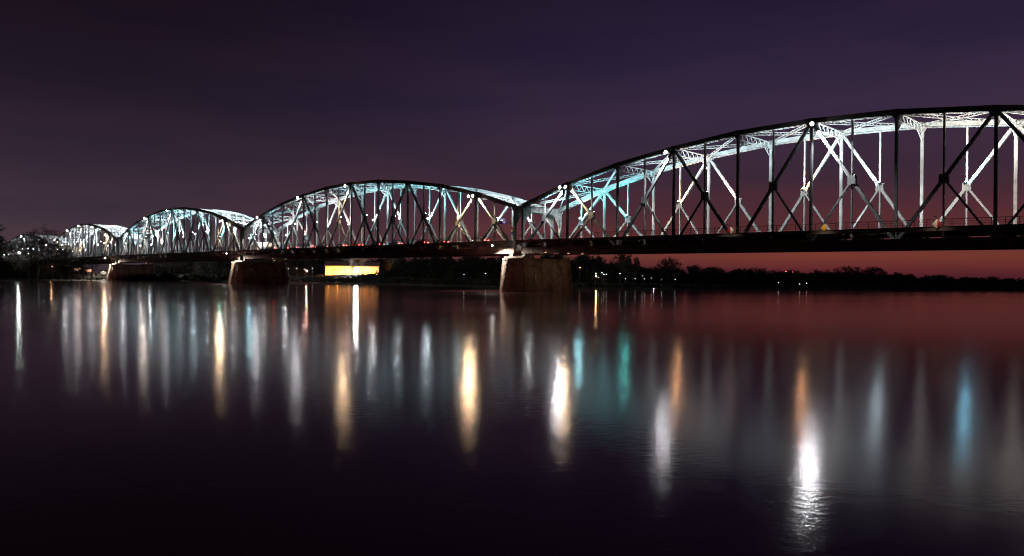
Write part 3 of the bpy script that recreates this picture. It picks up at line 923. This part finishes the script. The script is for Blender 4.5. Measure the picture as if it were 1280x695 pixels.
brush('undergrowth', -60, 145, [(-60, 324), (0, 328), (70, 328), (100, 340), (150, 345)], (6, 26), 420, 1)
brush('undergrowth', 60, 300, [(60, 342), (140, 345), (200, 343), (300, 343)], (3, 12), 260, 2, tri=0.4)
brush('undergrowth', 190, 640, [(190, 330), (290, 330), (360, 330), (400, 345), (480, 345), (500, 328), (640, 322)], (28, 60), 800, 3)
brush('undergrowth', 190, 640, [(190, 325), (290, 322), (640, 320)], (62, 95), 700, 8)
brush('undergrowth', 640, 800, [(640, 320), (730, 323), (770, 329), (800, 335)], (28, 60), 360, 4)
brush('undergrowth', 780, 1330, [(780, 333), (850, 337), (900, 338), (1000, 341), (1050, 340), (1130, 344), (1200, 347), (1330, 351)], (50, 130), 1000, 5)
brush('undergrowth', 290, 640, [(290, 346), (440, 347), (560, 349), (640, 350)], (3, 24), 420, 7, tri=0.35)
brush('undergrowth', 396, 486, [(396, 346), (420, 345), (450, 344.6), (464, 342), (474, 338), (486, 338)], (26, 33), 150, 9, tri=0.3)
brush('undergrowth', 560, 1330, [(560, 352), (800, 355), (1330, 359)], (2, 10), 420, 6, tri=0.3)

# ------------------------------------------------------------------ buildings on the far bank


def house(name, label, a, b, depth, z0, wall_h, roof_h, wall_mat, windows, door=None):
    """gabled building whose front runs from a to b (left to right as seen from the river)"""
    a, b = Vector((a[0], a[1], 0)), Vector((b[0], b[1], 0)); L = (b-a).length; rz = math.atan2(b.y-a.y, b.x-a.x)
    root = empty(name, (a.x, a.y, z0), rz); tag(root, label, 'building')
    c = MB(); c.box(0, L, 0, depth, -1.5, wall_h)
    for x in (0.0, L):
        dx = 0.004 if x == 0 else -0.004
        c.poly([(x+dx, 0.01, wall_h), (x+dx, depth-0.01, wall_h), (x+dx, depth/2, wall_h+roof_h-0.05)])
    c.build('wall', wall_mat, root)
    c = MB(); e = 0.5
    for sg in (0, 1):
        y0, y1 = (-e, depth/2) if sg == 0 else (depth+e, depth/2)
        zz0 = wall_h-e*roof_h/(depth/2)+0.06
        c.quad_box([(-e, y0, zz0), (L+e, y0, zz0), (L+e, y1, wall_h+roof_h+0.02), (-e, y1, wall_h+roof_h+0.02),
                    (-e, y0, zz0+0.16), (L+e, y0, zz0+0.16), (L+e, y1, wall_h+roof_h+0.20), (-e, y1, wall_h+roof_h+0.20)])
    c.build('roof', ROOF, root)
    for x, w, zb, h in windows:
        f = MB()
        for (xa, xb, za, zc) in ((x, x+w, zb, zb+0.10), (x, x+w, zb+h-0.10, zb+h), (x, x+0.10, zb+0.10, zb+h-0.10), (x+w-0.10, x+w, zb+0.10, zb+h-0.10), (x+w/2-0.04, x+w/2+0.04, zb+0.10, zb+h-0.10)):
            f.box(xa, xb, -0.07, -0.003, za, zc)
        fr = f.build('window', WHITEW, root)
        p = MB(); p.box(x+0.08, x+w-0.08, -0.035, -0.002, zb+0.08, zb+h-0.08); p.build('pane', GLASSD, fr)
    if door:
        p = MB(); p.box(door, door+1.1, -0.05, -0.003, 0.05, 2.2); p.build('door', DARK, root)
    return root


def wall_lamp(root, x, y, z, color, power, strength, aim, r=0.14, size=140):
    c = MB(); c.box(x-0.16, x+0.16, y-0.16, y+0.16, z, z+0.16); c.bar((x, y, z+0.17), (x, -0.004, z+0.30), 0.06, 0.06)
    h = c.build('lamp', DARK, root)
    c = MB(); c.ico((x, y, z-0.10), r); c.build('lens', lampcol(color, strength), h)
    spot(h, (x, y, z-0.3), aim, color, power, size, 0.7, 0.1)


pa, pb = at(406.6, 344, 332), at(473, 342, 336)
hb = house('long_house', 'long low ochre building brightly lit in yellow on the far bank under the second span', (pa.x, pa.y), (pb.x, pb.y), 9, 3.45, 4.2, 1.9, PLASTER,
           [(x, 1.0, 1.5, 1.4) for x in (2.2, 6.6, 9.6, 12.2, 19.0, 22.0)], 15.5)
for x in (1.5, 5.5, 10.5, 17.5, 22.5):
    wall_lamp(hb, x, -3.4, 0.6, (1, 0.43, 0.07), 7500, 30, (0.0, 0.95, 0.32), 0.14, 150)

h1p, h1q = at(93.5, 343, 366), at(101, 343, 369)
hh = house('small_house', 'small salmon house with a lit wall on the left bank under the fourth span', (h1p.x, h1p.y), (h1q.x, h1q.y), 5, 3.5, 2.3, 1.1, SALMON, [(0.8, 0.6, 0.9, 0.9)], 1.9)
wall_lamp(hh, 1.5, -1.4, 2.2, (1, 0.66, 0.5), 900, 30, (0, .8, -.6))
h2p, h2q = at(108, 343, 366), at(115.5, 343, 368)
hh = house('garden_shed', 'low salmon shed dimly lit between the small house and the leftmost pier', (h2p.x, h2p.y), (h2q.x, h2q.y), 4, 3.4, 1.9, 0.5, SALMON, [(1.0, 0.6, 0.8, 0.7)])
wall_lamp(hh, 1.3, -1.3, 1.7, (1, 0.6, 0.45), 260, 10, (0, .8, -.6))
h3p, h3q = at(125.5, 343, 366), at(133, 343, 367)
hh = house('garden_shed', 'pale low shed dimly lit right beside the leftmost pier', (h3p.x, h3p.y), (h3q.x, h3q.y), 4, 3.3, 1.0, 0.5, WHITEW, [(1.0, 0.5, 0.3, 0.5)])
wall_lamp(hh, 1.3, -1.3, 1.2, (1, 0.85, 0.7), 120, 6, (0, .8, -.6))

# ------------------------------------------------------------------ lamps on the banks


def street_lamp(px, py, Y, color, strength, label, group=None, r=0.16, power=0, name='street_lamp', cat='street lamp'):
    """post from the ground up to a lens seen at photograph pixel (px, py)"""
    p = at(px, py, Y); b = on_bank(px, Y); b.x = p.x
    h = max(0.8, p.z-b.z); root = empty(name, (p.x, Y+0.6, b.z)); tag(root, label, cat, group)
    c = MB(); c.tube((0, 0, -0.5), (0, 0, h+0.25), 0.09, 0.05, 6); c.bar((0, 0, h+0.25), (0, -0.62, h+0.30), 0.05, 0.05, (1, 0, 0)); c.build('post', DARK, root)
    c = MB(); c.box(-0.16, 0.16, -0.85, -0.35, h+0.13, h+0.26); hd = c.build('lamp_head', DARK, root)
    c = MB(); c.ico((0, -0.6, h), r); c.build('lens', lampcol(color, strength), hd)
    if power:
        d = bpy.data.lights.new('lamp_glow', 'POINT'); d.energy = power; d.color = color; d.shadow_soft_size = 0.15
        o = bpy.data.objects.new('lamp_glow', d); COL.objects.link(o); o.parent = hd; o.location = (0, -1.0, h-0.2)
    return root


street_lamp(445, 338, 326, WHITE, 600, 'brilliant white lamp in front of the long yellow-lit building', r=0.85, power=2500)
street_lamp(470, 336.5, 345, CREAM, 40, 'small pale lamp at the right end of the long yellow-lit building')
street_lamp(24, 316, 300, (0.85, 1, 0.92), 420, 'bright greenish white lamp on the left bank below the farthest span', r=0.28, power=300)
street_lamp(35.5, 317, 304, (1, .95, .8), 18, 'dim cream lamp beside the big bare tree on the left bank')
street_lamp(65, 333.5, 318, ORANGE, 14, 'dim orange lamp in the thicket below the left end of the fourth span', power=120)
street_lamp(383.5, 338.5, 318, (1, 0.40, 0.28), 160, 'reddish lamp on the far bank left of the long yellow-lit building', power=500)
street_lamp(725, 334.5, 262, ORANGE, 7, 'orange lamp highest among the lights right of the largest pier')
street_lamp(745, 345, 252, (1, .6, .25), 50, 'warm glowing lamp, brightest of the cluster right of the largest pier', power=160)
for px, py in ((745, 341.8), (748, 347), (752.5, 341), (755, 343), (758, 342.8), (775, 342)):
    street_lamp(px, py, 256, (1, .9, .75), 9, 'small cream lamp in the cluster of lights right of the largest pier', 'small lamps right of the largest pier', r=0.10)
for px, py in ((782, 348.3), (794, 348.3), (803, 344.5), (805.6, 348.6), (814, 347.5), (827, 349.2), (844, 349.3), (973, 353.2), (999.6, 355), (1008.3, 354)):
    street_lamp(px, py, 252+(px > 900)*10, (0.9, 1, 0.9), 5, 'tiny whitish lamp in the dark far bank under the nearest span', 'tiny lamps along the far bank', r=0.10)
for px, py in ((360.5, 335.5), (371, 335.4), (381, 336.5), (390.5, 335.6), (607, 342), (580, 343)):
    street_lamp(px, py, interp(px, SHORE)+24, (1, .95, .9), 9, 'faint white lamp in the dark wood behind the piers', 'faint lamps in the wood behind the piers', r=0.10)
for px, py, w in ((982.5, 339.2, 'left'), (991.2, 339.8, 'right')):
    street_lamp(px, py, 380, (1, .12, .10), 9, '%s one of two thin masts with a red light on the skyline' % w, r=0.22, name='signal_mast', cat='mast')

# small lit marker on the water
bp_ = at(817, 362.3, 214); bp_.z = 0
b_ = empty('river_buoy', bp_); tag(b_, 'small river buoy with a white light on the water right of the largest pier', 'buoy')
c = MB(); c.rings([[(cos(i*pi/6)*r, sin(i*pi/6)*r, z) for i in range(12)] for r, z in ((0.30, -0.25), (0.36, 0.0), (0.30, 0.15), (0.10, 0.30))]); c.build('float', REDP, b_)
c = MB(); c.ico((0, 0, 0.36), 0.10); c.build('light', lampcol(WHITE, 14), b_)

# ------------------------------------------------------------------ things on the bridge


def s_at(px, w):
    """distance along the bridge seen at photograph column px, at lateral offset w"""
    k = derot(px, 290)[0]/F_PX; ox, oy = BX0+LAT.x*w, BY0+LAT.y*w
    return (k*oy-ox)/(DIR.x-k*DIR.y)


def diamond(px, py, size, label, kind):
    w = -2.36; s = s_at(px, w); p = bridge_pt(s, w); Y = p.y; z = at(px, py, Y).z
    root = empty('channel_sign', (p.x, p.y, z), BRZ); tag(root, label, 'river sign')
    h = size/2
    if kind == 'yellow':
        c = MB(); c.prism([(-h, 0, 0), (0, 0, -h), (h, 0, 0), (0, 0, h)], (0, 0.03, 0)); c.build('panel', YELP, root)
    else:
        for sg in (-1, 1):
            c = MB(); c.prism([(0.003*sg, 0, h), (0.003*sg, 0, -h), (sg*h, 0, 0)], (0, 0.03, 0))
            c.build('red_half' if sg == kind else 'white_half', REDP if sg == kind else WHITEP, root)
    c = MB()
    for x in (-0.25, 0.25):
        c.box(x-0.03, x+0.03, 0.032, 0.10, -h*0.55, h*0.55)
    c.build('bracket', RAIL, root)
    c = MB(); c.bar((0, 0.04, h+0.12), (0, -0.95, h+0.28), 0.04, 0.04, (1, 0, 0)); c.box(-0.14, 0.14, -1.05, -0.85, h+0.20, h+0.30)
    sl = c.build('sign_lamp', RAIL, root)
    spot(sl, (0, -0.95, h+0.17), (0, 0.80, -1.0), CREAM, 42, 120, 0.7, 0.05)


diamond(1171.5, 280, 1.45, 'diamond sign with pale left half and red right half on the railing at right', 1)
diamond(913, 288, 1.30, 'diamond sign with red left half and pale right half on the railing', -1)
diamond(1030, 284.8, 1.15, 'plain yellow diamond sign on the railing between the two red and white ones', 'yellow')

# road signs by the joint over the largest pier
p = bridge_pt(-GAP-1.0, 1.15); z0 = p.z
rs = empty('road_sign', (p.x, p.y, z0), BRZ); tag(rs, 'blue panel on two long arms over the road left of the largest pier', 'road sign')
c = MB(); c.box(-0.08, 0.08, -0.08, 0.08, -0.1, 5.6); c.build('post', RAIL, rs)
for z in (5.2, 4.35):
    c = MB(); c.bar((-0.085, 0, z), (-5.1, 0, z), 0.07, 0.07); c.build('arm', RAIL, rs)
c = MB(); c.box(-5.2, -3.0, -0.09, -0.04, 4.1, 5.45); bl = c.build('panel', BLUEP, rs)
c = MB()
for x, z, w_, h_ in ((-5.0, 4.9, 0.6, 0.22), (-4.2, 4.7, 0.3, 0.5), (-3.7, 5.0, 0.4, 0.2), (-4.9, 4.35, 0.4, 0.25), (-3.8, 4.4, 0.5, 0.2)):
    c.box(x, x+w_, -0.096, -0.092, z, z+h_)
c.build('white_marks', WHITEW, bl)
p = bridge_pt(-GAP-1.6, 0.85)
rs = empty('traffic_sign', (p.x, p.y, p.z), BRZ); tag(rs, 'small post with red and white panels over a blue panel beside the end post', 'traffic sign')
c = MB(); c.tube((0, 0, -0.15), (0, 0, 3.6), 0.05, 0.05, 8); c.build('post', RAIL, rs)
for z, m_ in ((3.1, WHITEW), (2.62, REDP), (2.14, WHITEW), (1.5, BLUEP)):
    c = MB(); c.box(-0.30, 0.30, -0.10, -0.06, z, z+0.46 if m_ is not BLUEP else z+0.60); c.build('panel', m_, rs)

PAINTS = [material('car_paint_silver', (0.42, 0.43, 0.45), 0.3, metal=0.4, var=0.05), material('car_paint_dark', (0.03, 0.035, 0.05), 0.3, var=0.05),
          material('car_paint_red', (0.35, 0.03, 0.03), 0.3, var=0.05), material('car_paint_white', (0.7, 0.7, 0.7), 0.3, var=0.05)]
BUSP = material('bus_paint', (0.62, 0.58, 0.50), 0.4, var=0.1)
TAIL = emitter('tail_light_glow', (1, 0.04, 0.03), 18); HEAD = emitter('head_light_glow', (1, 0.93, 0.8), 40)
BUSWIN = emitter('lit_bus_window', (1, 0.78, 0.55), 1.3)


def wheel(parent, x, y, r, sg):
    c = MB(); c.tube((x, y, r), (x, y+sg*0.20, r), r, r, 16); o = c.build('wheel', TYRE, parent)
    c = MB(); c.tube((x, y+sg*0.203, r), (x, y+sg*0.225, r), r*0.6, r*0.55, 12); c.build('rim', RIM, o)


def car(label, s, w, head, paint):
    """head = +1 driving towards the right of the picture, -1 to the left"""
    root = empty('car', bridge_pt(s, w, -0.136), BRZ+(0 if head > 0 else pi)); tag(root, label, 'car', 'cars crossing the bridge')
    prof = [(-2.05, .32), (-2.12, .62), (-2.05, .92), (-1.75, .98), (-1.25, 1.40), (-0.2, 1.46), (0.35, 1.40), (1.05, .98), (1.85, .86), (2.10, .66), (2.10, .34)]
    c = MB(); rings = []
    for y, ins in ((-0.86, .10), (-0.80, .0), (0.80, .0), (0.86, .10)):
        rings.append([(x*(1-ins*0.06), y*(0.86 if z > 1.2 else 1), z-ins*0.2 if z > .5 else z+ins*0.3) for x, z in prof])
    c.rings(rings); c.build('body', PAINTS[paint], root)
    for nm, pts in (('windscreen', [(0.40, 1.38), (1.00, 1.0)]), ('rear_window', [(-1.24, 1.36), (-1.68, 1.0)])):
        (xa, za), (xb, zb) = pts; k = 0.012 if xb > 0 else -0.012
        c = MB(); c.quad_box([(xb+k, -.68, zb), (xb+k, .68, zb), (xa+k, .60, za), (xa+k, -.60, za), (xb+k*3, -.68, zb+.01), (xb+k*3, .68, zb+.01), (xa+k*3, .60, za+.01), (xa+k*3, -.60, za+.01)]); c.build(nm, GLASSD, root)
    for sg in (-1, 1):
        c = MB(); c.prism([(-1.5, sg*.842, 1.02), (0.85, sg*.842, 1.02), (0.30, sg*.755, 1.34), (-1.15, sg*.755, 1.34)], (0, sg*.012, 0)); c.build('side_window', GLASSD, root)
        c = MB(); c.box(-2.15, -2.06, sg*.62-.17, sg*.62+.17, .68, .88); c.build('tail_light', TAIL, root)
        c = MB(); c.box(2.03, 2.12, sg*.60-.17, sg*.60+.17, .60, .76); c.build('headlight', HEAD, root)
        for x in (-1.32, 1.32):
            wheel(root, x, sg*.66, .31, sg)


for i, (s_, pc) in enumerate(((-114, 1), (-106, 0), (-97, 3), (-90, 1), (-79, 0), (-71, 2), (-61, 1), (-52, 0), (-41, 2), (-33, 1), (-18, 0))):
    car('small car in the line of red tail lights on the second span', s_, 4.0, -1, pc)
car('white car with headlights on, far lane, middle of the second span', -62, 8.6, 1, 3)
car('dark car with headlights on, far lane, right end of the second span', -22, 8.6, 1, 1)
car('silver car with headlights on, far lane of the third span', -190, 8.6, 1, 0)

bus = empty('bus', bridge_pt(-124, 4.1, -0.136), BRZ+pi); tag(bus, 'pale bus with lit windows at the left end of the second span', 'bus')
c = MB(); c.rings([[(x, y, z) for y, z in ((-1.2, .35), (1.2, .35), (1.24, 1.0), (1.22, 2.75), (1.05, 2.98), (-1.05, 2.98), (-1.22, 2.75), (-1.24, 1.0))] for x in (-5.9, 5.9)]); c.build('body', BUSP, bus)
for sg in (-1, 1):
    for i in range(7):
        c = MB(); x = -5.4+i*1.55; c.box(x, x+1.4, min(sg*1.245, sg*1.262), max(sg*1.245, sg*1.262), 1.35, 2.4); c.build('window', BUSWIN, bus)
    c = MB(); c.box(-5.98, -5.905, sg*.9-.2, sg*.9+.2, .8, 1.2); c.build('tail_light', TAIL, bus)
    c = MB(); c.box(5.905, 5.98, sg*.9-.2, sg*.9+.2, .6, .85); c.build('headlight', HEAD, bus)
    for x in (-3.6, 3.4):
        wheel(bus, x, sg*1.02, .48, sg)
c = MB(); c.box(5.905, 5.925, -1.05, 1.05, 1.2, 2.6); c.build('windscreen', BUSWIN, bus)

# shrub on the far end of the largest pier
p = bridge_pt(-GAP/2, W+3.1); p.z = deck_z(-1)-4.35+0.40
sh = empty('shrub', p); tag(sh, 'lit bare shrub growing on the far end of the largest pier', 'shrub')
R = random.Random(3); c = MB()
for i in range(46):
    a = R.uniform(0, 2*pi); q = Vector((cos(a)*R.uniform(.2, 1.5), sin(a)*R.uniform(.2, 1.5), R.uniform(.5, 1.7)))
    c.tube((0, 0, -0.02), q*0.55+Vector((0, 0, .1)), 0.035, 0.025, 4); c.tube(q*0.55+Vector((0, 0, .1)), q, 0.025, 0.01, 4)
    for _ in range(3):
        c.tube(q*0.7+Vector((0, 0, .08)), q+Vector((R.gauss(0, .3), R.gauss(0, .3), R.uniform(0, .4))), 0.015, 0.008, 3)
c.build('twigs', TWIG, sh)
